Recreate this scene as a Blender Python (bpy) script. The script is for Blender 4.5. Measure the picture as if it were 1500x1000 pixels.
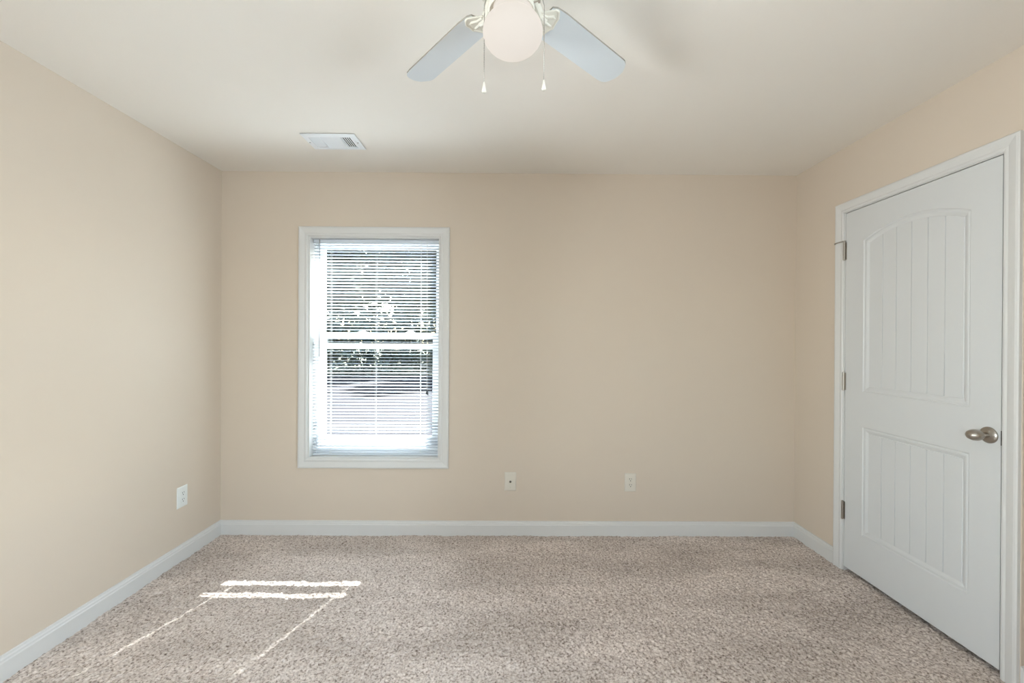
import bpy, bmesh, math, random
import numpy as np
from mathutils import Vector, Matrix
from mathutils.geometry import tessellate_polygon

# ------------------------------------------------------------------ clearing
for o in list(bpy.data.objects):
    bpy.data.objects.remove(o, do_unlink=True)
SC = bpy.context.scene
COL = SC.collection
random.seed(7)
PI = math.pi

# room (metres): camera axis is +Y, floor (carpet top) z = 0
XL, XR, YB, YR, H = -1.943, 1.939, 2.815, -0.95, 2.44
CAM_H = 1.3102

# ------------------------------------------------------------------ camera
YAW, PITCH, ROLL = -0.00578, -0.0019, 0.00566
FWD = Vector((-math.sin(YAW) * math.cos(PITCH), math.cos(YAW) * math.cos(PITCH), math.sin(PITCH)))
R0 = Vector((math.cos(YAW), math.sin(YAW), 0))
U0 = R0.cross(FWD)
RGT = math.cos(ROLL) * R0 + math.sin(ROLL) * U0
UPV = -math.sin(ROLL) * R0 + math.cos(ROLL) * U0
cam_d = bpy.data.cameras.new('camera')
cam = bpy.data.objects.new('camera', cam_d)
COL.objects.link(cam)
cam.matrix_world = Matrix(((RGT.x, UPV.x, -FWD.x, 0), (RGT.y, UPV.y, -FWD.y, 0), (RGT.z, UPV.z, -FWD.z, CAM_H), (0, 0, 0, 1)))
cam_d.sensor_width = 36.0
cam_d.lens = 610.0 / 1500.0 * 36.0
cam_d.clip_start = 0.02
cam_d.clip_end = 300
SC.camera = cam

# ------------------------------------------------------------------ world, sun, daylight fill, exposure
SC.view_settings.view_transform = 'Standard'
SC.view_settings.look = 'None'
SC.view_settings.gamma = 1.0
SC.view_settings.use_curve_mapping = False
SC.view_settings.exposure = 0.0

SUN_DIR = Vector((-0.37, -1.0, -1.0)).normalized()      # the way the sunlight travels: in through the back window
world = bpy.data.worlds.new('world')
SC.world = world
world.use_nodes = True
wn = world.node_tree.nodes
wn.clear()
w_out = wn.new('ShaderNodeOutputWorld')
w_bg = wn.new('ShaderNodeBackground')
w_sky = wn.new('ShaderNodeTexSky')
w_sky.sky_type = 'NISHITA'
w_sky.sun_disc = False
w_sky.sun_elevation = math.radians(42)
w_sky.sun_rotation = math.radians(24)
w_sky.dust_density = 2.0
world.node_tree.links.new(w_sky.outputs['Color'], w_bg.inputs['Color'])
world.node_tree.links.new(w_bg.outputs['Background'], w_out.inputs['Surface'])

def light(name, kind, loc, direction, energy, color=(1, 1, 1), size=None, size_y=None, radius=None):
    d = bpy.data.lights.new(name, kind)
    d.energy = energy
    d.color = color
    if kind == 'AREA':
        d.shape = 'RECTANGLE'
        d.size = size
        d.size_y = size_y
    if radius is not None:
        d.shadow_soft_size = radius
    o = bpy.data.objects.new(name, d)
    COL.objects.link(o)
    o.location = loc
    if direction is not None:
        o.rotation_euler = Vector(direction).to_track_quat('-Z', 'Y').to_euler()
    return o

E_SUN, E_WORLD, E_REAR, E_SIDE, E_RIGHT, E_GLOBE = 68.0, 0.8, 28.0, 148.0, 98.0, 0.72
w_bg.inputs['Strength'].default_value = E_WORLD
sun = light('sun', 'SUN', (3, 12, 10), SUN_DIR, E_SUN, (0.94, 0.97, 1.0))
sun.data.angle = math.radians(0.8)
# fill lamps added outside guessed windows behind the camera; the left one aims upward
SKY_C, UPFILL_C = (0.88, 0.94, 1.0), (0.92, 0.95, 1.0)
light('daylight_fill_rear', 'AREA', (-0.5, YR - 0.20, 1.30), (0, 1, 0), E_REAR, SKY_C, 1.3, 1.5)
light('daylight_fill_left', 'AREA', (XL - 0.55, -0.10, 0.85), (1, 0, 0.75), E_SIDE, UPFILL_C, 1.04, 0.9)

light('daylight_fill_right', 'AREA', (XR + 0.20, -0.10, 1.30), (-1, 0, 0), E_RIGHT, (0.75, 0.87, 1.0), 1.04, 1.5)  # bluish fill lamp added outside the guessed right window to brighten the left wall
# ------------------------------------------------------------------ materials
def new_mat(name):
    m = bpy.data.materials.new(name)
    m.use_nodes = True
    nt = m.node_tree
    b = nt.nodes['Principled BSDF']
    return m, nt, b

def lin(c):
    return tuple((x / 12.92 if x <= 0.04045 else ((x + 0.055) / 1.055) ** 2.4) for x in c)

def mat(name, srgb, rough=0.5, metal=0.0, spec=0.5, bump=None, vary=None):
    m, nt, b = new_mat(name)
    c = lin([v / 255 for v in srgb]) + (1,)
    b.inputs['Base Color'].default_value = c
    b.inputs['Roughness'].default_value = rough
    b.inputs['Metallic'].default_value = metal
    b.inputs['Specular IOR Level'].default_value = spec
    if bump or vary:
        tc = nt.nodes.new('ShaderNodeTexCoord')
    if vary:
        scale, amt = vary
        n = nt.nodes.new('ShaderNodeTexNoise')
        n.inputs['Scale'].default_value = scale
        n.inputs['Detail'].default_value = 4
        nt.links.new(tc.outputs['Object'], n.inputs['Vector'])
        r = nt.nodes.new('ShaderNodeValToRGB')
        r.color_ramp.elements[0].position = 0.3
        r.color_ramp.elements[1].position = 0.7
        r.color_ramp.elements[0].color = tuple(v * (1 - amt) for v in c[:3]) + (1,)
        r.color_ramp.elements[1].color = tuple(min(1, v * (1 + amt)) for v in c[:3]) + (1,)
        nt.links.new(n.outputs['Fac'], r.inputs['Fac'])
        nt.links.new(r.outputs['Color'], b.inputs['Base Color'])
    if bump:
        scale, strength, dist = bump
        n = nt.nodes.new('ShaderNodeTexNoise')
        n.inputs['Scale'].default_value = scale
        n.inputs['Detail'].default_value = 3
        nt.links.new(tc.outputs['Object'], n.inputs['Vector'])
        bp = nt.nodes.new('ShaderNodeBump')
        bp.inputs['Strength'].default_value = strength
        bp.inputs['Distance'].default_value = dist
        nt.links.new(n.outputs['Fac'], bp.inputs['Height'])
        nt.links.new(bp.outputs['Normal'], b.inputs['Normal'])
    return m

M_WALL = mat('wall_paint', (214, 200, 183), 0.75, spec=0.3, bump=(260, 0.06, 0.002))
M_CEIL = mat('ceiling_paint', (238, 232, 223), 0.9, spec=0.2, bump=(180, 0.08, 0.002))
M_TRIM = mat('trim_paint', (217, 216, 213), 0.35, spec=0.4)
M_DOOR = mat('door_paint', (214, 215, 214), 0.4, spec=0.4, bump=(420, 0.03, 0.001))
M_VINYL = mat('vinyl', (236, 238, 240), 0.35)
def slat_mat():
    m, nt, b = new_mat('slat_white')
    b.inputs['Base Color'].default_value = lin((234 / 255, 240 / 255, 246 / 255)) + (1,)
    b.inputs['Roughness'].default_value = 0.45
    t = nt.nodes.new('ShaderNodeBsdfTranslucent')
    t.inputs['Color'].default_value = (0.80, 0.85, 0.90, 1)
    mx = nt.nodes.new('ShaderNodeMixShader')
    mx.inputs['Fac'].default_value = 0.18
    nt.links.new(b.outputs['BSDF'], mx.inputs[1])
    nt.links.new(t.outputs['BSDF'], mx.inputs[2])
    nt.links.new(mx.outputs['Shader'], nt.nodes['Material Output'].inputs['Surface'])
    return m
M_SLAT = slat_mat()
M_CORD = mat('cord_white', (235, 235, 230), 0.7)
M_WAND = mat('wand_clear', (150, 152, 150), 0.2)
M_DARK = mat('dark_slot', (38, 36, 34), 0.7)
M_TASSEL = mat('tassel_dark', (52, 56, 52), 0.5)
M_NICKEL = mat('satin_nickel', (176, 170, 162), 0.3, metal=1.0)
M_PLATE = mat('plate_off_white', (221, 214, 201), 0.35)
M_PLATE_COOL = mat('plate_bright_white', (232, 234, 230), 0.35)
M_FAN = mat('fan_white', (224, 220, 208), 0.4)
M_BLADE = mat('blade_white', (208, 212, 214), 0.3, spec=0.3)
M_BEDGE = mat('blade_edge', (150, 145, 135), 0.6)
M_VENT = mat('vent_white', (236, 238, 240), 0.4)
M_DUCT = mat('duct_dark', (70, 72, 74), 0.8)
M_RUBBER = mat('rubber_grey', (120, 120, 112), 0.7)

def globe_mat():
    m, nt, b = new_mat('globe_glass')
    b.inputs['Base Color'].default_value = (0.10, 0.095, 0.09, 1)
    b.inputs['Roughness'].default_value = 0.6
    b.inputs['Specular IOR Level'].default_value = 0.12
    b.inputs['Emission Color'].default_value = (1.0, 0.915, 0.82, 1)
    b.inputs['Emission Strength'].default_value = E_GLOBE
    return m
M_GLOBE = globe_mat()

def pane_mat():
    m, nt, b = new_mat('window_glass')
    nt.nodes.remove(b)
    out = nt.nodes['Material Output']
    t = nt.nodes.new('ShaderNodeBsdfTransparent')
    t.inputs['Color'].default_value = (0.95, 0.97, 0.96, 1)
    g = nt.nodes.new('ShaderNodeBsdfGlossy')
    g.inputs['Roughness'].default_value = 0.02
    fr = nt.nodes.new('ShaderNodeFresnel')
    fr.inputs['IOR'].default_value = 1.3
    mx = nt.nodes.new('ShaderNodeMixShader')
    nt.links.new(fr.outputs['Fac'], mx.inputs['Fac'])
    nt.links.new(t.outputs['BSDF'], mx.inputs[1])
    nt.links.new(g.outputs['BSDF'], mx.inputs[2])
    nt.links.new(mx.outputs['Shader'], out.inputs['Surface'])
    return m
M_PANE = pane_mat()

def carpet_mat():
    m, nt, b = new_mat('carpet_pile')
    b.inputs['Roughness'].default_value = 0.95
    b.inputs['Specular IOR Level'].default_value = 0.1
    tc = nt.nodes.new('ShaderNodeTexCoord')
    # flecked yarn: beige, mauve and brown tufts
    n1 = nt.nodes.new('ShaderNodeTexNoise')
    n1.inputs['Scale'].default_value = 105
    n1.inputs['Detail'].default_value = 3
    n1.inputs['Roughness'].default_value = 0.65
    nt.links.new(tc.outputs['Object'], n1.inputs['Vector'])
    r1 = nt.nodes.new('ShaderNodeValToRGB')
    cr = r1.color_ramp
    cr.elements[0].position = 0.30
    cr.elements[0].color = lin((100 / 255, 86 / 255, 76 / 255)) + (1,)
    cr.elements[1].position = 0.68
    cr.elements[1].color = lin((230 / 255, 220 / 255, 213 / 255)) + (1,)
    e = cr.elements.new(0.46)
    e.color = lin((195 / 255, 182 / 255, 173 / 255)) + (1,)
    nt.links.new(n1.outputs['Fac'], r1.inputs['Fac'])
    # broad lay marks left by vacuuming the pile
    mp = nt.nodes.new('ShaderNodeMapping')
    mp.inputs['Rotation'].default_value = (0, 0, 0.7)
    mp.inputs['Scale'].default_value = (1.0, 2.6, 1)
    mp.inputs['Location'].default_value = (3.1, 0, 0)  # offset picked so paler marks fall left, putting the brighter light there into colour
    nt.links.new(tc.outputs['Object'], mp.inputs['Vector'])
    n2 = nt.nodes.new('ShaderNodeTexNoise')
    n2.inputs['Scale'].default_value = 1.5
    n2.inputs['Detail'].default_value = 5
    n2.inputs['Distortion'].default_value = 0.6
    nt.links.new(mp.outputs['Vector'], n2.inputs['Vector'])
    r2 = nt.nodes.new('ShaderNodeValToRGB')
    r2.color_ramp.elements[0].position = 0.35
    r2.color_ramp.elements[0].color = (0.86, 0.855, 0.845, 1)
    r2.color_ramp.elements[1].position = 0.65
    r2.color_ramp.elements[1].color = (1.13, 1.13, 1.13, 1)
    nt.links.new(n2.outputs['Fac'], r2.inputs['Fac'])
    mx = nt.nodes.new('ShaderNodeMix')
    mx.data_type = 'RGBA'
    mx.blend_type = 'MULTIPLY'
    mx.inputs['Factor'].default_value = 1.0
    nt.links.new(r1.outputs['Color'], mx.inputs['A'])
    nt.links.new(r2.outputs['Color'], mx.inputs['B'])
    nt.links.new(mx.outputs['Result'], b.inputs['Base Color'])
    return m
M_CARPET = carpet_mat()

def leaf_mat(name, a, c):
    m, nt, b = new_mat(name)
    tc = nt.nodes.new('ShaderNodeTexCoord')
    n = nt.nodes.new('ShaderNodeTexNoise')
    n.inputs['Scale'].default_value = 1.6
    n.inputs['Detail'].default_value = 6
    nt.links.new(tc.outputs['Object'], n.inputs['Vector'])
    r = nt.nodes.new('ShaderNodeValToRGB')
    r.color_ramp.elements[0].position = 0.35
    r.color_ramp.elements[0].color = lin([v / 255 for v in a]) + (1,)
    r.color_ramp.elements[1].position = 0.65
    r.color_ramp.elements[1].color = lin([v / 255 for v in c]) + (1,)
    nt.links.new(n.outputs['Fac'], r.inputs['Fac'])
    nt.links.new(r.outputs['Color'], b.inputs['Base Color'])
    b.inputs['Roughness'].default_value = 0.6
    return m
M_LEAF1 = leaf_mat('leaf_green', (64, 72, 60), (108, 116, 98))
M_LEAF2 = leaf_mat('leaf_olive', (74, 78, 66), (120, 124, 104))
M_BARK = mat('bark', (92, 82, 72), 0.9, bump=(20, 0.6, 0.02))
M_DRIVE = mat('driveway_asphalt', (42, 41, 44), 0.95, spec=0.1, vary=(1.5, 0.12))
M_LAWN = mat('lawn_grass', (62, 68, 48), 0.95, vary=(3.0, 0.25))

# ------------------------------------------------------------------ mesh helpers
def obj(name, verts, faces, material, parent=None, smooth=False, bevel=None, loc=None):
    me = bpy.data.meshes.new(name)
    me.from_pydata([tuple(v) for v in verts], [], faces)
    me.validate()
    bm = bmesh.new()
    bm.from_mesh(me)
    bmesh.ops.recalc_face_normals(bm, faces=bm.faces)
    bm.to_mesh(me)
    bm.free()
    mats = material if isinstance(material, (list, tuple)) else [material]
    for mm in mats:
        me.materials.append(mm)
    if smooth:
        me.polygons.foreach_set('use_smooth', [True] * len(me.polygons))
    o = bpy.data.objects.new(name, me)
    COL.objects.link(o)
    if parent is not None:
        o.parent = parent
    if loc is not None:
        o.location = loc
    if bevel:
        bv = o.modifiers.new('bevel', 'BEVEL')
        bv.width = bevel
        bv.segments = 2
        bv.limit_method = 'ANGLE'
        bv.angle_limit = math.radians(40)
        o.data.polygons.foreach_set('use_smooth', [True] * len(o.data.polygons))
        try:
            o.data.set_sharp_from_angle(angle=math.radians(40))
        except Exception:
            pass
    return o

class MB:
    """collects shapes of one part"""
    def __init__(self):
        self.v, self.f = [], []
    def add(self, v, f):
        n = len(self.v)
        self.v += [Vector(p) for p in v]
        self.f += [tuple(i + n for i in q) for q in f]
        return self
    def box(self, x0, x1, y0, y1, z0, z1):
        return self.add([(x0, y0, z0), (x1, y0, z0), (x1, y1, z0), (x0, y1, z0), (x0, y0, z1), (x1, y0, z1), (x1, y1, z1), (x0, y1, z1)],
                        [(0, 3, 2, 1), (4, 5, 6, 7), (0, 1, 5, 4), (1, 2, 6, 5), (2, 3, 7, 6), (3, 0, 4, 7)])
    def tube(self, pts, r, n=10, cap=True):
        pts = [Vector(p) for p in pts]
        rs = r if isinstance(r, (list, tuple)) else [r] * len(pts)
        v, f = [], []
        up = Vector((0, 0, 1))
        for i, p in enumerate(pts):
            d = (pts[min(i + 1, len(pts) - 1)] - pts[max(i - 1, 0)]).normalized()
            a = d.cross(up)
            if a.length < 1e-3:
                a = d.cross(Vector((1, 0, 0)))
            a.normalize()
            b = d.cross(a)
            for k in range(n):
                t = 2 * PI * k / n
                v.append(p + rs[i] * (math.cos(t) * a + math.sin(t) * b))
        for i in range(len(pts) - 1):
            for k in range(n):
                f.append((i * n + k, i * n + (k + 1) % n, (i + 1) * n + (k + 1) % n, (i + 1) * n + k))
        if cap:
            f.append(tuple(range(n - 1, -1, -1)))
            f.append(tuple((len(pts) - 1) * n + k for k in range(n)))
        return self.add(v, f)
    def lathe(self, prof, axis='z', origin=(0, 0, 0), n=32):
        """prof: (radius, height) pairs along the axis"""
        v, f = [], []
        O = Vector(origin)
        for (r, h) in prof:
            for k in range(n):
                t = 2 * PI * k / n
                c, s = r * math.cos(t), r * math.sin(t)
                p = {'z': (c, s, h), 'x': (h, c, s), 'y': (c, h, s)}[axis]
                v.append(O + Vector(p))
        for i in range(len(prof) - 1):
            for k in range(n):
                f.append((i * n + k, i * n + (k + 1) % n, (i + 1) * n + (k + 1) % n, (i + 1) * n + k))
        if prof[0][0] > 1e-5:
            f.append(tuple(range(n)))
        if prof[-1][0] > 1e-5:
            f.append(tuple((len(prof) - 1) * n + k for k in range(n)))
        return self.add(v, f)
    def prism(self, poly, fn, h0, h1):
        """poly in 2D, fn(u, v, h) -> point; extruded from h0 to h1"""
        n = len(poly)
        v = [fn(u, w, h0) for u, w in poly] + [fn(u, w, h1) for u, w in poly]
        f = [(i, (i + 1) % n, n + (i + 1) % n, n + i) for i in range(n)]
        tri = tessellate_polygon([[Vector((u, w, 0)) for u, w in poly]])
        f += [tuple(t) for t in tri] + [tuple(n + i for i in reversed(t)) for t in tri]
        return self.add(v, f)
    def build(self, name, material, parent=None, **k):
        return obj(name, self.v, self.f, material, parent, **k)

def tag(o, label=None, cat=None, group=None, kind=None):
    if label: o['label'] = label
    if cat: o['category'] = cat
    if group: o['group'] = group
    if kind: o['kind'] = kind
    return o

def empty(name, loc=(0, 0, 0), rot=(0, 0, 0)):
    o = bpy.data.objects.new(name, None)
    o.empty_display_size = 0.1
    COL.objects.link(o)
    o.location = loc
    o.rotation_euler = rot
    return o

def structure(o, label, cat):
    return tag(o, label, cat, kind='structure')

def slab(name, us, vs, holes, fn, t0, t1, material):
    """a wall with rectangular openings; us, vs outline, holes (u0,u1,v0,v1); fn(u,v,t) -> point"""
    U = sorted(set([us[0], us[1]] + [h[0] for h in holes] + [h[1] for h in holes]))
    V = sorted(set([vs[0], vs[1]] + [h[2] for h in holes] + [h[3] for h in holes]))
    def solid(i, j):
        if i < 0 or j < 0 or i >= len(U) - 1 or j >= len(V) - 1:
            return False
        cu, cv = (U[i] + U[i + 1]) / 2, (V[j] + V[j + 1]) / 2
        return not any(h[0] < cu < h[1] and h[2] < cv < h[3] for h in holes)
    vid, verts, faces = {}, [], []
    def vert(i, j, k):
        if (i, j, k) not in vid:
            vid[(i, j, k)] = len(verts)
            verts.append(fn(U[i], V[j], (t0, t1)[k]))
        return vid[(i, j, k)]
    for i in range(len(U) - 1):
        for j in range(len(V) - 1):
            if not solid(i, j):
                continue
            for k in (0, 1):
                faces.append([vert(i, j, k), vert(i + 1, j, k), vert(i + 1, j + 1, k), vert(i, j + 1, k)])
            for (di, dj, a, b) in ((-1, 0, (0, 0), (0, 1)), (1, 0, (1, 0), (1, 1)), (0, -1, (0, 0), (1, 0)), (0, 1, (0, 1), (1, 1))):
                if not solid(i + di, j + dj):
                    faces.append([vert(i + a[0], j + a[1], 0), vert(i + b[0], j + b[1], 0), vert(i + b[0], j + b[1], 1), vert(i + a[0], j + a[1], 1)])
    return obj(name, verts, faces, material)

# ------------------------------------------------------------------ room shell
WIN = (-1.359, -0.469, 0.508, 2.008)            # back window opening X0 X1 Z0 Z1
REARW = (-1.15, 0.15, 0.55, 2.05)               # unseen window assumed in the wall behind the camera
SIDEW = (-0.62, 0.42, 0.55, 2.05)               # unseen window added in both side walls for fill light (Y0 Y1)
DOOR_HOLE = (1.609, 2.414, -0.05, 2.074)        # Y0 Y1 Z0 Z1
CLOSET = (0.70, 1.560, -0.05, 2.122)

structure(slab('wall_back', (XL - 0.14, XR + 0.14), (-0.05, H + 0.1), [WIN], lambda u, v, t: (u, YB + t, v), 0, 0.17, M_WALL),
          'beige painted back wall with the window in it', 'wall')
structure(slab('wall_left', (YR - 0.14, YB), (-0.05, H + 0.1), [SIDEW], lambda u, v, t: (XL - t, u, v), 0, 0.14, M_WALL),
          'beige painted left wall, blank but for one low outlet', 'wall')
structure(slab('wall_right', (YR - 0.14, YB), (-0.05, H + 0.1), [DOOR_HOLE, CLOSET, SIDEW], lambda u, v, t: (XR + t, u, v), 0, 0.115, M_WALL),
          'beige painted right wall holding the white door', 'wall')
structure(slab('wall_rear', (XL - 0.14, XR + 0.14), (-0.05, H + 0.1), [REARW], lambda u, v, t: (u, YR - t, v), 0, 0.14, M_WALL),
          'beige wall behind the camera', 'wall')
structure(MB().box(XL - 0.14, XR + 0.9, YR - 0.14, YB + 0.17, H, H + 0.1).build('ceiling', M_CEIL),
          'smooth off-white ceiling with the fan and the air vent', 'ceiling')
mb = MB()                                        # closet beside the door: side, back and far walls, soffit
mb.box(XR + 0.115, XR + 0.80, 1.560, 1.60, -0.05, H)
mb.box(XR + 0.115, XR + 0.80, 0.66, 0.70, -0.05, H)
mb.box(XR + 0.76, XR + 0.80, 0.70, 1.56, -0.05, H)
structure(mb.build('wall_closet', M_WALL), 'beige inner walls of the open closet at the right edge', 'wall')
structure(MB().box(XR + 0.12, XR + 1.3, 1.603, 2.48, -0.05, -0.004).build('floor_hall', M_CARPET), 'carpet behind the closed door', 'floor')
mb = MB()
mb.box(XR + 1.28, XR + 1.3, 1.603, 2.48, -0.004, H)
mb.box(XR + 0.115, XR + 1.28, 2.46, 2.48, -0.05, H)
mb.box(XR + 0.80, XR + 1.28, 1.58, 1.603, -0.05, H)
mb.box(XR + 0.80, XR + 1.3, 1.58, 2.48, H, H + 0.1)
structure(mb.build('wall_hall', M_WALL), 'walls of the passage behind the closed door', 'wall')

# ------------------------------------------------------------------ carpet floor
def vnoise(x, y, cell, rng):
    """smooth value noise on numpy grids"""
    gx, gy = (x - x.min()) / cell, (y - y.min()) / cell
    lat = rng.random((int(gy.max()) + 3, int(gx.max()) + 3))
    ix, iy = gx.astype(int), gy.astype(int)
    fx, fy = gx - ix, gy - iy
    fx, fy = fx * fx * (3 - 2 * fx), fy * fy * (3 - 2 * fy)
    a = lat[iy, ix] * (1 - fx) + lat[iy, ix + 1] * fx
    b = lat[iy + 1, ix] * (1 - fx) + lat[iy + 1, ix + 1] * fx
    return a * (1 - fy) + b * fy

def carpet():
    rng = np.random.default_rng(3)
    xs = np.arange(XL - 0.01, XR + 0.80, 0.0042)
    ys = np.concatenate([np.arange(YR - 0.01, 0.95, 0.03), np.arange(0.95, YB + 0.012, 0.0042)])
    x, y = np.meshgrid(xs, ys)
    wx = x + 0.008 * vnoise(x, y, 0.05, rng)
    wy = y + 0.008 * vnoise(x, y, 0.05, rng)
    z = 0.0062 * (vnoise(wx, wy, 0.0115, rng) - 0.5) + 0.0045 * (vnoise(x, y, 0.0068, rng) - 0.5)
    z += 0.004 * (vnoise(x, y, 0.035, rng) - 0.5) + 0.005 * (vnoise(x, y, 0.22, rng) - 0.5)
    z -= 0.0035
    ny, nx = x.shape
    co = np.stack([x, y, z], -1).reshape(-1, 3).astype(np.float32)
    i = np.arange(nx * ny).reshape(ny, nx)
    q = np.stack([i[:-1, :-1], i[:-1, 1:], i[1:, 1:], i[1:, :-1]], -1).reshape(-1, 4)
    me = bpy.data.meshes.new('floor')
    me.vertices.add(len(co))
    me.vertices.foreach_set('co', co.ravel())
    me.loops.add(q.size)
    me.loops.foreach_set('vertex_index', q.ravel().astype(np.int32))
    me.polygons.add(len(q))
    me.polygons.foreach_set('loop_start', np.arange(0, q.size, 4, dtype=np.int32))
    me.polygons.foreach_set('loop_total', np.full(len(q), 4, dtype=np.int32))
    me.polygons.foreach_set('use_smooth', np.ones(len(q), dtype=bool))
    me.update(calc_edges=True)
    me.materials.append(M_CARPET)
    o = bpy.data.objects.new('floor', me)
    COL.objects.link(o)
    return o
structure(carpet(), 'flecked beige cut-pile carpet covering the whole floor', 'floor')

# ------------------------------------------------------------------ baseboards
BB = [(0, -0.02), (0.014, -0.02), (0.014, 0.066), (0.011, 0.071), (0.0105, 0.078), (0.007, 0.083), (0.0055, 0.0905), (0.0, 0.0926)]
def baseboard(name, fn, a, b, label):
    o = MB().prism(BB, fn, a, b).build(name, M_TRIM)
    return structure(o, label, 'baseboard')
baseboard('baseboard_back', lambda d, z, s: (s, YB - d, z), XL, XR, 'white baseboard along the back wall under the window')
baseboard('baseboard_left', lambda d, z, s: (XL + d, s, z), YR, YB - 0.0002, 'white baseboard along the left wall')
baseboard('baseboard_right', lambda d, z, s: (XR - d, s, z), 2.459, YB - 0.0002, 'short white baseboard between back corner and door casing')
baseboard('baseboard_closet', lambda d, z, s: (s, 1.560 - d, z), XR - 0.002, XR + 0.115, 'end of white baseboard in the closet opening right of the door')
baseboard('baseboard_rear', lambda d, z, s: (s, YR + d, z), XL, XR, 'white baseboard behind the camera')

# ------------------------------------------------------------------ casings (trim)
CAS = [(0.0, 0.0), (0.0, 0.007), (0.004, 0.0105), (0.010, 0.0115), (0.018, 0.0095), (0.024, 0.0115), (0.036, 0.0145), (0.046, 0.0165), (0.053, 0.0155), (0.057, 0.012), (0.057, 0.0)]
def casing(name, path, closed, fn, material, w=1.0):
    """mitred moulding: path = list of (u, v) inner corner points; profile grows outward; fn(u, v, t) -> point"""
    P = [Vector(p) for p in path]
    n = len(P)
    cx = sum(p.x for p in P) / n
    cy = sum(p.y for p in P) / n
    rings = []
    for i, p in enumerate(P):
        offs = []
        for (a, b) in (((i - 1) % n, i), (i, (i + 1) % n)):
            if not closed and ((i == 0 and a == n - 1) or (i == n - 1 and b == 0)):
                continue
            d = (P[b] - P[a]).normalized()
            nn = Vector((d.y, -d.x))
            mid = (P[a] + P[b]) / 2
            if nn.dot(mid - Vector((cx, cy))) < 0:
                nn = -nn
            offs.append(nn)
        o = offs[0] if len(offs) == 1 else offs[0] + offs[1]
        rings.append([fn(p.x + o.x * s * w, p.y + o.y * s * w, t) for s, t in CAS])
    k = len(CAS)
    v = [q for r in rings for q in r]
    f = []
    for i in range(n if closed else n - 1):
        j = (i + 1) % n
        for m in range(k):
            f.append((i * k + m, i * k + (m + 1) % k, j * k + (m + 1) % k, j * k + m))
    if not closed:
        f += [tuple(range(k)), tuple((n - 1) * k + m for m in range(k))]
    return obj(name, v, f, material)

structure(casing('trim_1', [(WIN[0] + 0.0, WIN[2] + 0.0), (WIN[1], WIN[2]), (WIN[1], WIN[3]), (WIN[0], WIN[3])], True,
                 lambda u, v, t: (u, YB - t, v), M_TRIM, 1.08), 'white moulded picture-frame casing around the window', 'trim')
structure(casing('trim_2', [(1.621, -0.02), (1.621, 2.060), (2.402, 2.060), (2.402, -0.02)], False,
                 lambda u, v, t: (XR - t, u, v), M_TRIM), 'white moulded casing around the door', 'trim')
# door jamb
mb = MB()
mb.box(XR - 0.0005, XR + 0.115, 1.609, 1.6265, -0.02, 2.074)
mb.box(XR - 0.0005, XR + 0.115, 2.3965, 2.414, -0.02, 2.074)
mb.box(XR - 0.0005, XR + 0.115, 1.6265, 2.3965, 2.0565, 2.074)
mb.box(XR + 0.039, XR + 0.075, 1.6265, 1.638, -0.02, 2.0565)
mb.box(XR + 0.039, XR + 0.075, 2.385, 2.3965, -0.02, 2.0565)
mb.box(XR + 0.039, XR + 0.075, 1.638, 2.385, 2.045, 2.0565)
structure(mb.build('trim_3', M_TRIM), 'white jamb lining the door opening', 'trim')
# window jamb extension
mb = MB()
mb.box(WIN[0] - 0.0, WIN[0] + 0.012, YB - 0.001, YB + 0.10, WIN[2], WIN[3])
mb.box(WIN[1] - 0.012, WIN[1], YB - 0.001, YB + 0.10, WIN[2], WIN[3])
mb.box(WIN[0] + 0.012, WIN[1] - 0.012, YB - 0.001, YB + 0.10, WIN[3] - 0.012, WIN[3])
mb.box(WIN[0] + 0.012, WIN[1] - 0.012, YB - 0.001, YB + 0.10, WIN[2], WIN[2] + 0.012)
structure(mb.build('trim_4', M_TRIM), 'white jamb lining the window recess', 'trim')

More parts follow.
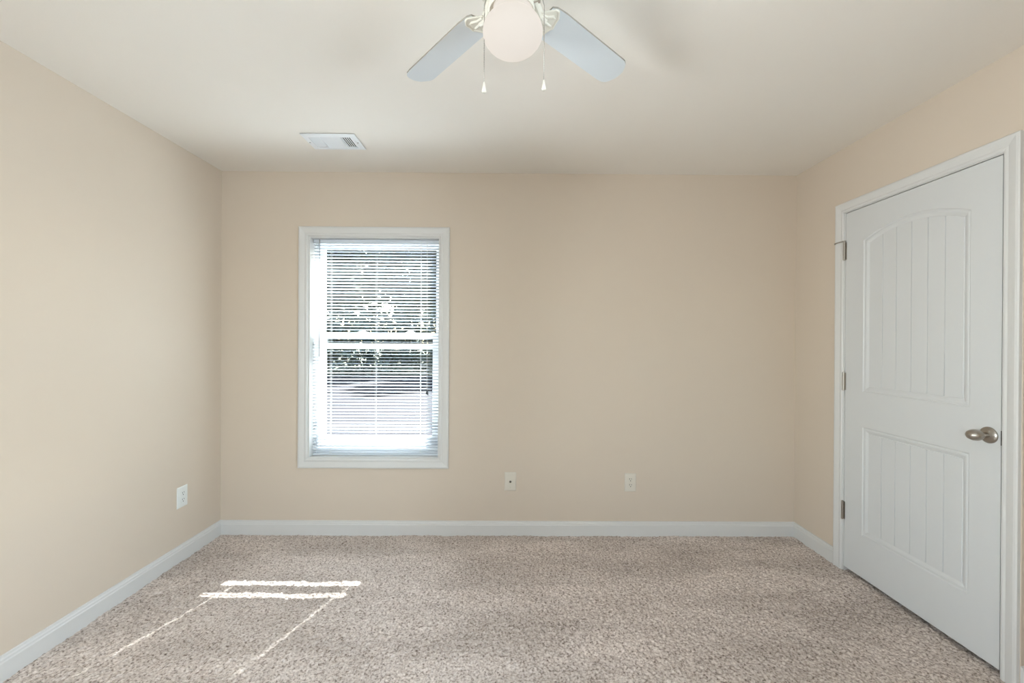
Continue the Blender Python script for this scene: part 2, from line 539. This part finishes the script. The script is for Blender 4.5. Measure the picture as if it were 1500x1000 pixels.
# ------------------------------------------------------------------ windows
def make_window(name, x0, x1, z0, z1, xf, label, detail=True):
    """single-hung vinyl window; xf(u, d, v) -> point with d the depth outward"""
    root = empty(name)
    structure(root, label, 'window')
    def bx(m, u0, u1, d0, d1, v0, v1):
        a, b = Vector(xf(u0, d0, v0)), Vector(xf(u1, d1, v1))
        m.box(min(a.x, b.x), max(a.x, b.x), min(a.y, b.y), max(a.y, b.y), min(a.z, b.z), max(a.z, b.z))
    zm = z0 + 0.5333 * (z1 - z0)
    m = MB()
    fw = 0.030
    bx(m, x0, x0 + fw, 0.100, 0.168, z0, z1)
    bx(m, x1 - fw, x1, 0.100, 0.168, z0, z1)
    bx(m, x0 + fw, x1 - fw, 0.100, 0.168, z1 - fw, z1)
    bx(m, x0 + fw, x1 - fw, 0.100, 0.175, z0, z0 + 0.045)
    m.build('window_frame', M_VINYL, root)
    def sash(nm, d0, d1, v0, v1, top, bot, st):
        s = MB()
        bx(s, x0 + fw, x0 + fw + st, d0, d1, v0, v1)
        bx(s, x1 - fw - st, x1 - fw, d0, d1, v0, v1)
        bx(s, x0 + fw + st, x1 - fw - st, d0, d1, v1 - top, v1)
        bx(s, x0 + fw + st, x1 - fw - st, d0, d1, v0, v0 + bot)
        so = s.build(nm, M_VINYL, root)
        g = MB()
        bx(g, x0 + fw + st - 0.004, x1 - fw - st + 0.004, (d0 + d1) / 2 - 0.003, (d0 + d1) / 2 + 0.003, v0 + bot - 0.004, v1 - top + 0.004)
        g.build('glass_pane', M_PANE, so)
        return so
    sash('upper_sash', 0.138, 0.160, zm - 0.063, z1 - fw, 0.03, 0.040, 0.022)
    lo = sash('lower_sash', 0.108, 0.132, z0 + 0.045, zm + 0.052, 0.040, 0.085, 0.040)
    if detail:
        for cx in (-1.035, -0.700):
            k = MB()
            y = YB + 0.108
            zz = zm + 0.052
            k.prism([(-0.030, 0), (0.030, 0), (0.026, 0.006), (0.012, 0.014), (-0.012, 0.014), (-0.026, 0.006)], lambda u, v, h: (cx + u, y + h, zz + v), 0.0, 0.022)
            k.tube([(cx, y + 0.008, zz + 0.014), (cx + 0.022, y - 0.004, zz + 0.016)], 0.004, 8)
            k.build('sash_lock', M_VINYL, lo)
    return root
make_window('window_1', WIN[0] + 0.0, WIN[1] - 0.0, WIN[2], WIN[3], lambda u, d, v: (u, YB + d, v), 'white single-hung window in the back wall behind the blind')
make_window('window_2', REARW[0], REARW[1], REARW[2], REARW[3], lambda u, d, v: (u, YR - d + 0.035, v), 'unseen white window assumed in the wall behind the camera', False)
make_window('window_3', SIDEW[0], SIDEW[1], SIDEW[2], SIDEW[3], lambda u, d, v: (XL - d + 0.035, u, v), 'unseen white window added in the left wall for fill light', False)

make_window('window_4', SIDEW[0], SIDEW[1], SIDEW[2], SIDEW[3], lambda u, d, v: (XR + d - 0.055, u, v), 'unseen white window added in the right wall for fill light', False)

# ------------------------------------------------------------------ window blind
BY = YB + 0.050                                  # depth of the blind
BX0, BX1 = WIN[0] + 0.016, WIN[1] - 0.016
CORDS = (-1.225, -0.916, -0.610)
def make_blind():
    root = empty('window_blind', ((BX0 + BX1) / 2, BY, WIN[3] - 0.012))
    tag(root, 'white horizontal mini blind hanging lowered in the window, slats open', 'blind')
    ox, oy, oz = root.location
    def loc(m):                                  # world -> root space
        m.v = [p - root.location for p in m.v]
        return m
    top = WIN[3] - 0.012
    m = MB()
    m.box(BX0, BX1, BY - 0.0135, BY + 0.0135, top - 0.026, top - 0.001)
    loc(m).build('headrail', M_SLAT, root, bevel=0.003)
    # slat mesh shared by all: crowned strip with routed cord holes
    cross = []
    for k in range(9):
        a = -1 + 2 * k / 8
        cross.append((a * 0.0125, 0.0022 * (1 - a * a)))
    xs = [BX0]
    holes = (CORDS[0], CORDS[2])
    for c in holes:
        xs += [c - 0.0017, c + 0.0017]
    xs.append(BX1)
    v, f = [], []
    for x in xs:
        for (d, h) in cross:
            v.append((x - ox, d, h - 0.001))
    for i in range(len(xs) - 1):
        for k in range(8):
            if i in (1, 3) and 2 <= k <= 5:
                continue
            f.append((i * 9 + k, i * 9 + k + 1, (i + 1) * 9 + k + 1, (i + 1) * 9 + k))
    zb = 0.5505
    pitch = 0.0213
    n = int((top - 0.034 - zb) / pitch) + 1
    rng = random.Random(11)
    proto = None
    for i in range(n):
        z = zb + i * pitch
        if proto is None:
            s = obj('slat', v, f, M_SLAT, root, smooth=True)
            so = s.modifiers.new('solidify', 'SOLIDIFY')
            so.thickness = 0.0005
            so.offset = 0
            proto = s
        else:
            s = proto.copy()
            COL.objects.link(s)
            s.parent = root
        fz = (z - 0.55) / 1.42
        if i in (2, 3, 4):
            t = -17
        elif i in (7, 8, 9):
            t = -16
        elif i < 11:
            t = 3
        elif fz < 0.40:
            t = -3
        elif fz < 0.75:
            t = -3 + (fz - 0.40) / 0.35 * 21
        else:
            t = 18 - (fz - 0.75) / 0.25 * 6
        t += rng.uniform(-1.6, 1.6)
        # positive tilt: the room edge is up
        s.location = (0, 0, z - oz)
        s.rotation_euler = (math.radians(-t), rng.uniform(-0.0011, 0.0007), 0)
    m = MB()
    m.box(BX0, BX1, BY - 0.011, BY + 0.011, 0.5205, 0.533)
    loc(m).build('bottom_rail', M_SLAT, root, bevel=0.003)
    for c in CORDS:
        m = MB()
        for d in (-0.0132, 0.0132):
            m.tube([(c, BY + d, 0.531), (c, BY + d, top - 0.02)], 0.0007, 5)
        if c != CORDS[1]:
            m.tube([(c, BY, 0.528), (c, BY, top - 0.02)], 0.0007, 5)
        loc(m).build('ladder_cord', M_CORD, root)
    m = MB()
    m.tube([(-1.297, BY - 0.020, top - 0.006), (-1.297, BY - 0.021, 1.194)], 0.0026, 6)
    w = loc(m).build('tilt_wand', M_WAND, root)
    m = MB()
    m.tube([(-1.297, BY - 0.014, top - 0.012), (-1.297, BY - 0.022, top - 0.012), (-1.297, BY - 0.020, top - 0.004)], 0.002, 6)
    loc(m).build('wand_hook', M_NICKEL, w)
    m = MB()
    for q, (dx, zt) in enumerate(((0, 0.972), (0.007, 0.966))):
        m.tube([(-0.567 + dx * 0.3, BY - 0.016, top - 0.02), (-0.566 + dx, BY - 0.018, zt)], 0.0008, 5)
    lc = loc(m).build('lift_cord', M_CORD, root)
    for q, (dx, zt) in enumerate(((0, 0.972), (0.0085, 0.966))):
        m = MB()
        m.lathe([(0.0008, 0.0), (0.0026, -0.004), (0.0032, -0.014), (0.0046, -0.026), (0.0042, -0.032), (0.0, -0.033)], 'z', (-0.566 + dx, BY - 0.018, zt + 0.002), 12)
        loc(m).build('cord_tassel', M_TASSEL, lc, smooth=True)['label'] = 'small dark cord tassel'
    return root
make_blind()

# ------------------------------------------------------------------ door
def make_door():
    root = empty('door_1', (XR, 2.395, 0.0))
    structure(root, 'white two-panel plank door with arched upper panel, closed', 'door')
    Y0, Y1, Z0, Z1 = 1.6295, 2.3935, 0.022, 2.0525
    yc = 2.008
    hw = 0.266
    TH = 0.035
    # outline of a panel inset by d; returns list of (y, z)
    def outline(kind, d, n=24):
        w = hw - d
        if kind == 'lower':
            z0, z1 = 0.252 + d, 0.848 - d
            return [(yc - w, z0), (yc + w, z0), (yc + w, z1), (yc - w, z1)]
        z0, zs, rise = 1.040 + d, 1.872, 0.062
        Rr = (hw * hw + rise * rise) / (2 * rise)
        zc = zs + rise - Rr
        pts = [(yc - w, z0), (yc + w, z0)]
        for i in range(n + 1):
            y = yc + w - 2 * w * i / n
            pts.append((y, zc + math.sqrt((Rr - d) ** 2 - (y - yc) ** 2)))
        return pts
    def top_at(kind, d, y):
        if kind == 'lower':
            return 0.848 - d
        rise = 0.062
        Rr = (hw * hw + rise * rise) / (2 * rise)
        return 1.872 + rise - Rr + math.sqrt((Rr - d) ** 2 - (y - yc) ** 2)
    prof = [(0.0, 0.0), (0.003, 0.0035), (0.007, 0.0048), (0.011, 0.0032), (0.017, 0.0036), (0.023, 0.0062), (0.029, 0.0092), (0.0325, 0.0100)]
    FIELD = 0.0072
    m = MB()
    # flat face with two openings
    outer = [(Y0, Z0), (Y1, Z0), (Y1, Z1), (Y0, Z1)]
    loops = [outer, outline('upper', 0), outline('lower', 0)]
    flat = [p for l in loops for p in l]
    tri = tessellate_polygon([[Vector((a, b, 0)) for a, b in l] for l in loops])
    m.add([(XR, a, b) for a, b in flat], [tuple(t) for t in tri])
    grooves = [2.164, 2.087, 2.008, 1.929, 1.852]
    for kind in ('upper', 'lower'):
        rings = [outline(kind, d) for d, e in prof]
        n = len(rings[0])
        v, f = [], []
        for (d, e), r in zip(prof, rings):
            v += [(XR + e, a, b) for a, b in r]
        for i in range(len(prof) - 1):
            for k in range(n):
                f.append((i * n + k, i * n + (k + 1) % n, (i + 1) * n + (k + 1) % n, (i + 1) * n + k))
        m.add(v, f)
        dl, el = prof[-1]
        # planked field
        df = dl + 0.0015
        w = hw - df
        z0 = (1.040 if kind == 'upper' else 0.252) + df
        ra, rb = outline(kind, dl), outline(kind, df)
        m.add([(XR + el, a, b) for a, b in ra] + [(XR + FIELD, a, b) for a, b in rb], [(k, (k + 1) % n, n + (k + 1) % n, n + k) for k in range(n)])
        edges = [yc - w] + sorted(grooves) + [yc + w]
        gw = 0.0022
        for i in range(len(edges) - 1):
            a = edges[i] + (gw if i > 0 else 0)
            b = edges[i + 1] - (gw if i < len(edges) - 2 else 0)
            N = 8
            v = []
            for k in range(N + 1):
                y = a + (b - a) * k / N
                v += [(XR + FIELD, y, z0), (XR + FIELD, y, top_at(kind, df, y))]
            m.add(v, [(2 * k, 2 * k + 2, 2 * k + 3, 2 * k + 1) for k in range(N)])
            if i > 0:
                g = edges[i]
                v = []
                for (y, e) in ((g - gw, FIELD), (g, FIELD + 0.0052), (g + gw, FIELD)):
                    v += [(XR + e, y, z0), (XR + e, y, top_at(kind, df, y))]
                m.add(v, [(0, 2, 3, 1), (2, 4, 5, 3)])
    # edges and back of the slab
    m.add([(XR, Y0, Z0), (XR, Y1, Z0), (XR, Y1, Z1), (XR, Y0, Z1), (XR + TH, Y0, Z0), (XR + TH, Y1, Z0), (XR + TH, Y1, Z1), (XR + TH, Y0, Z1)],
          [(0, 1, 5, 4), (1, 2, 6, 5), (2, 3, 7, 6), (3, 0, 4, 7), (4, 5, 6, 7)])
    m.v = [p - root.location for p in m.v]
    sl = m.build('door_slab', M_DOOR, root)
    bm = bmesh.new()
    bm.from_mesh(sl.data)
    bmesh.ops.remove_doubles(bm, verts=bm.verts, dist=0.0001)
    bmesh.ops.recalc_face_normals(bm, faces=bm.faces)
    bm.to_mesh(sl.data)
    bm.free()
    L = root.location
    # hinges
    for i, zc in enumerate((1.838, 1.087, 0.344)):
        h = MB()
        r = 0.0062
        yk = 2.3975
        xk = XR - 0.0075
        for k in range(5):
            a = zc - 0.051 + k * 0.0204
            h.tube([(xk, yk, a + 0.0006), (xk, yk, a + 0.0198)], r, 14)
        h.tube([(xk, yk, zc - 0.054), (xk, yk, zc + 0.054)], 0.0042, 12)
        h.box(XR - 0.0022, XR - 0.0003, yk - 0.011, yk - 0.001, zc - 0.050, zc + 0.050)
        h.box(XR - 0.0022, XR - 0.0003, yk + 0.001, yk + 0.0040, zc - 0.050, zc + 0.050)
        h.v = [p - L for p in h.v]
        ho = h.build('hinge', M_NICKEL, root)
        if i == 0:
            s = MB()
            zt = zc + 0.056
            s.lathe([(0.0, 0.004), (0.009, 0.003), (0.010, -0.001), (0.0, -0.002)], 'z', (xk, yk, zt), 16)
            s.tube([(xk, yk, zt), (xk - 0.012, yk + 0.02, zt), (xk - 0.016, yk + 0.042, zt - 0.002), (xk - 0.014, yk + 0.050, zt - 0.003), (xk - 0.010, yk + 0.056, zt - 0.003)], [0.0035, 0.003, 0.003, 0.0052, 0.0045], 8)
            s.tube([(xk, yk, zt), (xk - 0.016, yk - 0.006, zt)], 0.003, 8)
            s.v = [p - L for p in s.v]
            so = s.build('hinge_door_stop', M_NICKEL, ho, smooth=True)
    # knob
    ky, kz = 1.6715, 0.940
    k = MB()
    k.lathe([(0.0, -0.002), (0.033, -0.002), (0.0335, 0.001), (0.031, 0.004), (0.026, 0.007), (0.018, 0.0085), (0.013, 0.011)], 'x', (0, 0, 0), 40)
    k.v = [Vector((XR - p.x, ky + p.y, kz + p.z)) - L for p in k.v]
    rose = k.build('knob_rose', M_NICKEL, root, smooth=True)
    k = MB()
    k.lathe([(0.0125, 0.006), (0.0115, 0.020), (0.0125, 0.028), (0.018, 0.034), (0.0235, 0.042), (0.0262, 0.052), (0.0258, 0.062), (0.022, 0.072), (0.0155, 0.079), (0.008, 0.083), (0.0, 0.0842)], 'x', (0, 0, 0), 40)
    k.v = [Vector((XR - p.x, ky + p.y * 1.02, kz + p.z * 0.86)) - L for p in k.v]
    k.build('door_knob', M_NICKEL, root, smooth=True)
    k = MB()
    k.box(XR - 0.0012, XR + 0.03, 1.6266, 1.6294, 0.908, 0.966)
    k.v = [p - L for p in k.v]
    k.build('strike_plate', M_DARK, root)['label'] = 'dark metal strike plate'
    return root
make_door()

# ------------------------------------------------------------------ outlets and cable plate
def plate_mesh(m, w, h, t=0.006):
    """bevelled cover plate in local space: face towards -y"""
    b = 0.005
    r = [(w / 2, h / 2, 0.0), (w / 2, h / 2, -0.0025), (w / 2 - b * 0.5, h / 2 - b * 0.5, -t * 0.85), (w / 2 - b * 1.3, h / 2 - b * 1.3, -t)]
    v, f = [], []
    for (x, z, y) in r:
        v += [(-x, y, -z), (x, y, -z), (x, y, z), (-x, y, z)]
    for i in range(3):
        for k in range(4):
            f.append((i * 4 + k, i * 4 + (k + 1) % 4, (i + 1) * 4 + (k + 1) % 4, (i + 1) * 4 + k))
    f += [(12, 13, 14, 15), (0, 1, 2, 3)]
    return m.add(v, f)

def screw(root, x, z, y, material):
    s = MB()
    s.lathe([(0.0036, 0.0), (0.0036, -0.0008), (0.0026, -0.0016), (0.0, -0.0018)], 'y', (x, y, z), 14)
    return s.build('plate_screw', material, root, smooth=True)

def make_outlet(loc, rz, label, material, group):
    root = empty('wall_outlet', loc, (0, 0, rz))
    tag(root, label, 'outlet', group)
    m = MB()
    plate_mesh(m, 0.078, 0.123)
    m.build('cover_plate', material, root)
    screw(root, 0, 0, -0.006, material)
    for zc in (0.0195, -0.0195):
        pts = []
        for k in range(28):
            a = 2 * PI * k / 28
            x, z = 0.0172 * math.cos(a), 0.0172 * math.sin(a)
            pts.append((x, max(-0.0135, min(0.0135, z))))
        m = MB()
        m.prism(pts, lambda u, w, h: (u, h, zc + w), -0.0058, -0.0085)
        rc = m.build('receptacle', material, root)
        s = MB()
        s.box(-0.0076, -0.0050, -0.0088, -0.0080, zc + 0.0005, zc + 0.0095)
        s.box(0.0050, 0.0076, -0.0088, -0.0080, zc + 0.0015, zc + 0.0090)
        s.lathe([(0.0, -0.0088), (0.0030, -0.0088), (0.0030, -0.0080)], 'y', (0, 0, zc - 0.0072), 14)
        s.build('outlet_slots', M_DARK, rc)
    return root
make_outlet((0.823, YB, 0.3565), 0, 'off-white duplex outlet low on the back wall, right of the cable plate', M_PLATE, None)
make_outlet((XL, 2.485, 0.3735), PI / 2, 'white duplex outlet low on the left wall', M_PLATE_COOL, None)

root = empty('cable_wall_plate', (0.0105, YB, 0.3600))
tag(root, 'off-white cable jack plate low on the back wall between window and outlet', 'wall plate')
m = MB()
plate_mesh(m, 0.079, 0.124)
m.build('cover_plate', M_PLATE, root)
m = MB()
m.lathe([(0.0075, -0.005), (0.0075, -0.009), (0.0062, -0.0095), (0.0050, -0.0095), (0.0048, -0.016), (0.0036, -0.016), (0.0034, -0.012), (0.0, -0.012)], 'y', (0, 0, -0.001), 20)
m.build('cable_jack', mat('jack_metal', (120, 112, 100), 0.35, metal=1.0), root)['label'] = 'small dark metal threaded jack'
screw(root, 0, 0.042, -0.006, M_PLATE)
screw(root, 0, -0.042, -0.006, M_PLATE)

# ------------------------------------------------------------------ ceiling air vent
def make_vent():
    x0, x1, y0, y1 = -1.156, -0.856, 2.287, 2.470
    cx, cy = (x0 + x1) / 2, (y0 + y1) / 2
    root = empty('air_vent', (cx, cy, H))
    tag(root, 'white metal ceiling air register with louvers, above the window', 'air vent')
    hx, hy = (x1 - x0) / 2, (y1 - y0) / 2
    ix, iy = 0.118, 0.061
    m = MB()
    rings = [(hx - 0.014, hy - 0.014, 0.0), (hx - 0.014, hy - 0.014, -0.003), (hx, hy, -0.003), (hx, hy, -0.0055), (hx - 0.006, hy - 0.006, -0.0075), (ix + 0.003, iy + 0.003, -0.010), (ix, iy, -0.009), (ix, iy, 0.0)]
    v, f = [], []
    for (a, b, z) in rings:
        v += [(-a, -b, z), (a, -b, z), (a, b, z), (-a, b, z)]
    for i in range(len(rings) - 1):
        for k in range(4):
            f.append((i * 4 + k, i * 4 + (k + 1) % 4, (i + 1) * 4 + (k + 1) % 4, (i + 1) * 4 + k))
    m.add(v, f)
    for xx in (-0.0565, 0.0565):
        m.box(xx - 0.0035, xx + 0.0035, -iy, iy, -0.0098, -0.001)
    m.build('vent_frame', M_VENT, root)
    m = MB()
    m.box(-ix, ix, -iy, iy, -0.0012, -0.0004)
    m.build('duct_opening', M_DUCT, root)['label'] = 'dark duct opening'
    def fin(along, c, a, b, tilt, zc=-0.0052, w=0.011):
        m = MB()
        s, q = math.sin(tilt) * w / 2, math.cos(tilt) * w / 2
        t = 0.0005
        if along == 'x':
            poly = [(-q, -s - t), (q, s - t), (q, s + t), (-q, -s + t)]
            m.prism(poly, lambda u, z, h: (h, c + u, zc + z), a, b)
        else:
            poly = [(-q, -s - t), (q, s - t), (q, s + t), (-q, -s + t)]
            m.prism(poly, lambda u, z, h: (c + u, h, zc + z), a, b)
        m.build('louver', M_VENT, root)
    for k in range(5):
        fin('y', -0.110 + k * 0.0115, -iy, iy, math.radians(38), w=0.0125)
    for k in range(5):
        fin('y', 0.0655 + k * 0.0117, -iy, iy, math.radians(-10), w=0.0066)
    for k in range(5):
        fin('x', -0.0505 + k * 0.0118, -0.053, 0.053, math.radians(-32), w=0.0125)
    for k in range(5):
        fin('x', 0.0118 + k * 0.0112, -0.053, 0.053, math.radians(-32), w=0.0125)
    for (sx, sy) in ((-0.136, 0.0), (0.136, 0.0)):
        m = MB()
        m.lathe([(0.0042, -0.0075), (0.0036, -0.0105), (0.0, -0.0112)], 'z', (sx, sy, 0), 12)
        m.build('vent_screw', M_NICKEL, root, smooth=True)
    m = MB()
    m.box(0.125, 0.129, -0.030, 0.020, -0.0125, -0.0085)
    m.build('damper_lever', M_VENT, root)
    return root
make_vent()

# ------------------------------------------------------------------ ceiling fan
def make_fan():
    root = empty('ceiling_fan', (0.0, 1.15, H))
    tag(root, 'white four-blade ceiling fan with round glass globe light and pull chains', 'ceiling fan')
    Z = lambda z: z - H
    m = MB()
    m.lathe([(0.0, 0.0), (0.082, 0.0), (0.090, -0.010), (0.092, -0.035), (0.110, -0.045), (0.122, -0.062), (0.124, -0.110), (0.116, -0.130), (0.098, -0.142), (0.070, -0.148), (0.0, -0.148)], 'z', (0, 0, 0), 48)
    m.build('motor_housing', M_FAN, root, smooth=True)
    m = MB()
    m.lathe([(0.0, -0.147), (0.064, -0.147), (0.066, -0.160), (0.062, -0.176), (0.052, -0.186), (0.0, -0.186)], 'z', (0, 0, 0), 40)
    m.build('switch_housing', M_FAN, root, smooth=True)
    m = MB()
    m.lathe([(0.0, -0.185), (0.048, -0.185), (0.060, -0.192), (0.064, -0.200), (0.064, -0.224), (0.060, -0.226), (0.058, -0.205), (0.0, -0.205)], 'z', (0, 0, 0), 40)
    fit = m.build('light_fitter', M_FAN, root, smooth=True)
    for k in range(3):
        a = math.radians(100 + 120 * k)
        s = MB()
        c, sn = math.cos(a), math.sin(a)
        s.tube([(0.060 * c, 0.060 * sn, -0.214), (0.076 * c, 0.076 * sn, -0.214), (0.0765 * c, 0.0765 * sn, -0.214), (0.082 * c, 0.082 * sn, -0.214)], [0.002, 0.002, 0.0055, 0.0055], 10)
        s.build('thumb_screw', M_NICKEL, fit)
    # flattened mushroom globe
    a, b, zc = 0.0825, 0.0585, Z(2.158)
    prof = [(0.054, Z(2.226)), (0.054, Z(2.214))]
    for k in range(3, 25):
        t = PI / 2 - PI * k / 24
        r = a * math.cos(t)
        prof.append((max(r, 0.0), zc + b * math.sin(t)))
    prof = [p for i, p in enumerate(prof) if i < 2 or p[1] < Z(2.212)]
    m = MB()
    m.lathe(prof, 'z', (0.004, 0, 0), 64)
    m.build('glass_globe', M_GLOBE, root, smooth=True)['label'] = 'round frosted white glass globe, lit'
    # blades
    zb = Z(2.267)
    tp = math.tan(0.187)
    for k, ang in enumerate((-42.1, 47.9, 137.9, 227.9)):
        A = math.radians(ang)
        e = Vector((math.sin(A), math.cos(A), 0))
        n = Vector((math.cos(A), -math.sin(A), 0))
        def pt(r, t, h, e=e, n=n):
            return e * r + n * t + Vector((-0.002, 0, zb + t * tp + h))
        W, Rr = 0.106, 0.522
        out = [(0.128, -0.040), (0.142, -0.048), (0.18, -0.0515)]
        out += [(0.47, -W / 2), (0.492, -0.0505), (0.506, -0.043), (Rr - 0.007, -0.030), (Rr - 0.001, -0.012), (Rr, 0.004), (Rr - 0.003, 0.020), (0.508, 0.036), (0.497, 0.047), (0.484, 0.0525), (0.470, W / 2)]
        out += [(0.18, 0.0515), (0.142, 0.048), (0.128, 0.040)]
        m = MB()
        m.prism(out, pt, -0.0025, 0.0030)
        bl = m.build('fan_blade', [M_BLADE, M_BEDGE], root)
        for p in bl.data.polygons:
            if abs(p.normal.z) < 0.6:
                p.material_index = 1
        # blade iron: scalloped plate under the root with an arm to the motor
        shell = []
        for q in range(25):
            t = -1 + 2 * q / 24
            sc = 0.004 * abs(math.sin(t * PI * 1.5))
            shell.append((0.150 + 0.022 * math.cos(t * PI / 2) ** 0.8 - sc, t * 0.047))
        shell += [(0.138, 0.044), (0.122, 0.028), (0.108, 0.014), (0.108, -0.014), (0.122, -0.028), (0.138, -0.044)]
        m = MB()
        m.prism(shell, pt, -0.0075, -0.0024)
        # raised rim and centre boss
        rim = [pt(r, t, -0.0075) for r, t in shell[:25]]
        m.tube(rim, 0.0035, 8)
        m.tube([pt(0.112, -0.012, -0.008), pt(0.130, -0.016, -0.009), pt(0.147, -0.028, -0.008)], 0.004, 8)
        m.tube([pt(0.112, 0.012, -0.008), pt(0.130, 0.016, -0.009), pt(0.147, 0.028, -0.008)], 0.004, 8)
        m.tube([pt(0.112, 0.0, -0.008), pt(0.135, 0.0, -0.009), pt(0.160, 0.0, -0.008)], 0.004, 8)
        m.tube([e * 0.085 + Vector((0, 0, -0.140)), e * 0.100 + Vector((0, 0, -0.158)), e * 0.116 + Vector((0, 0, zb - 0.006)), pt(0.135, 0, -0.006)], [0.013, 0.013, 0.014, 0.012], 12)
        ir = m.build('blade_iron', M_FAN, root, smooth=False)
        for (r, t) in ((0.152, -0.024), (0.158, 0.0), (0.152, 0.024)):
            s = MB()
            s.tube([pt(r, t, -0.0074), pt(r, t, -0.0098)], [0.004, 0.003], 10)
            s.build('blade_screw', M_FAN, ir)
    # pull chains
    for (x, y, zt) in ((-0.0745, 0.0, 2.018), (0.0905, 0.0, 2.026)):
        sx = -1 if x < 0 else 1
        m = MB()
        m.tube([(sx * 0.060, y, Z(2.272)), (sx * 0.070, y, Z(2.272)), (x - sx * 0.006, y, Z(2.256)), (x, y, Z(2.235)), (x, y, Z(zt))], 0.0011, 6)
        z = zt
        while z < 2.225:
            m.lathe([(0.0, 0.0017), (0.0013, 0.0010), (0.0017, 0.0), (0.0013, -0.0010), (0.0, -0.0017)], 'z', (x, y, Z(z)), 8)
            z += 0.0048
        ch = m.build('pull_chain', M_NICKEL, root, smooth=True)
        m = MB()
        m.lathe([(0.0, 0.004), (0.0022, 0.003), (0.0030, -0.003), (0.0052, -0.015), (0.0066, -0.0215), (0.0060, -0.0240), (0.0, -0.0245)], 'z', (x, y, Z(zt)), 18)
        m.build('chain_fob', M_FAN, ch, smooth=True)
    return root
make_fan()
# ------------------------------------------------------------------ outdoors
GZ = -0.45
structure(MB().box(-40, 40, -25.0, 21.0, GZ - 0.2, GZ).build('driveway', M_DRIVE), 'pale paved driveway outside the window', 'ground')
structure(MB().box(-60, 60, 21.0, 90, GZ - 0.2, GZ + 0.02).build('lawn', M_LAWN), 'grass beyond the driveway outside the window', 'ground')

def foliage(name, centre, radii, nleaf, size, material, parent, seed, hollow=0.45):
    rng = np.random.default_rng(seed)
    d = rng.normal(size=(nleaf, 3))
    d /= np.linalg.norm(d, axis=1)[:, None]
    rad = hollow + (1 - hollow) * rng.random(nleaf) ** 0.6
    lump = 1 + 0.18 * np.sin(d[:, 0] * 7 + seed) * np.sin(d[:, 2] * 6) + 0.12 * np.sin(d[:, 1] * 11 + d[:, 2] * 5)
    c = d * (rad * lump)[:, None] * np.array(radii) + np.array(centre)
    a = rng.normal(size=(nleaf, 3)); a /= np.linalg.norm(a, axis=1)[:, None]
    b = np.cross(a, rng.normal(size=(nleaf, 3))); b /= np.linalg.norm(b, axis=1)[:, None]
    s = size * (0.6 + 0.8 * rng.random(nleaf))[:, None]
    v = np.stack([c - a * s, c + b * s * 0.5, c + a * s, c - b * s * 0.5], 1).reshape(-1, 3)
    f = [(4 * i, 4 * i + 1, 4 * i + 2, 4 * i + 3) for i in range(nleaf)]
    me = bpy.data.meshes.new(name)
    me.from_pydata(v.tolist(), [], f)
    me.materials.append(material)
    o = bpy.data.objects.new(name, me)
    COL.objects.link(o)
    o.parent = parent
    return o

def tree(x, y, h, w, material, label, seed):
    root = empty('leafy_tree', (x, y, GZ))
    tag(root, label, 'tree', 'trees seen through the blind')
    m = MB()
    m.tube([(0, 0, 0), (0.1, 0, h * 0.3), (-0.05, 0.1, h * 0.6), (0, 0, h * 0.85)], [0.22, 0.17, 0.11, 0.03], 10)
    for k in range(5):
        a = k * 1.3
        m.tube([(0, 0, h * (0.28 + 0.08 * k)), (math.cos(a) * w * 0.45, math.sin(a) * w * 0.45, h * (0.40 + 0.08 * k))], [0.08, 0.02], 8)
    m.build('trunk', M_BARK, root)
    foliage('crown', (0, 0, h * 0.60), (w * 0.86, w * 0.86, h * 0.36), 5600, 0.18 * (w / 2) ** 0.7, material, root, seed)
    return root
tree(-15.2, 24.2, 10.5, 2.3, M_LEAF2, 'olive green tree nearest the left edge of the window view', 1)
tree(-10.4, 24.0, 11.0, 2.35, M_LEAF1, 'dark green tree left of the middle of the window view', 2)
tree(-5.6, 24.2, 10.6, 2.3, M_LEAF2, 'olive green tree right of the middle of the window view', 3)
tree(-0.8, 24.0, 10.8, 2.3, M_LEAF1, 'dark green tree farthest right beyond the hedge', 4)
tree(-13.0, 33.0, 14.0, 4.6, M_LEAF1, 'tall broad tree behind the hedge, to the left', 5)
tree(-3.2, 33.0, 14.0, 4.6, M_LEAF1, 'tall broad tree behind the hedge, to the right', 6)
root = empty('clipped_hedge', (-7.0, 21.2, GZ))
tag(root, 'dark leafy hedge along the far edge of the driveway', 'hedge')
foliage('hedge_leaves', (0, 0, 1.55), (13.0, 0.6, 1.65), 9500, 0.17, M_LEAF1, root, 9, 0.3)
for k in range(7):
    x = -8.4 + k * 2.8
    m = MB()
    m.tube([(x, 0, 0), (x + 0.1, 0.05, 1.7)], [0.035, 0.015], 6)
    m.build('hedge_stem', M_BARK, root)
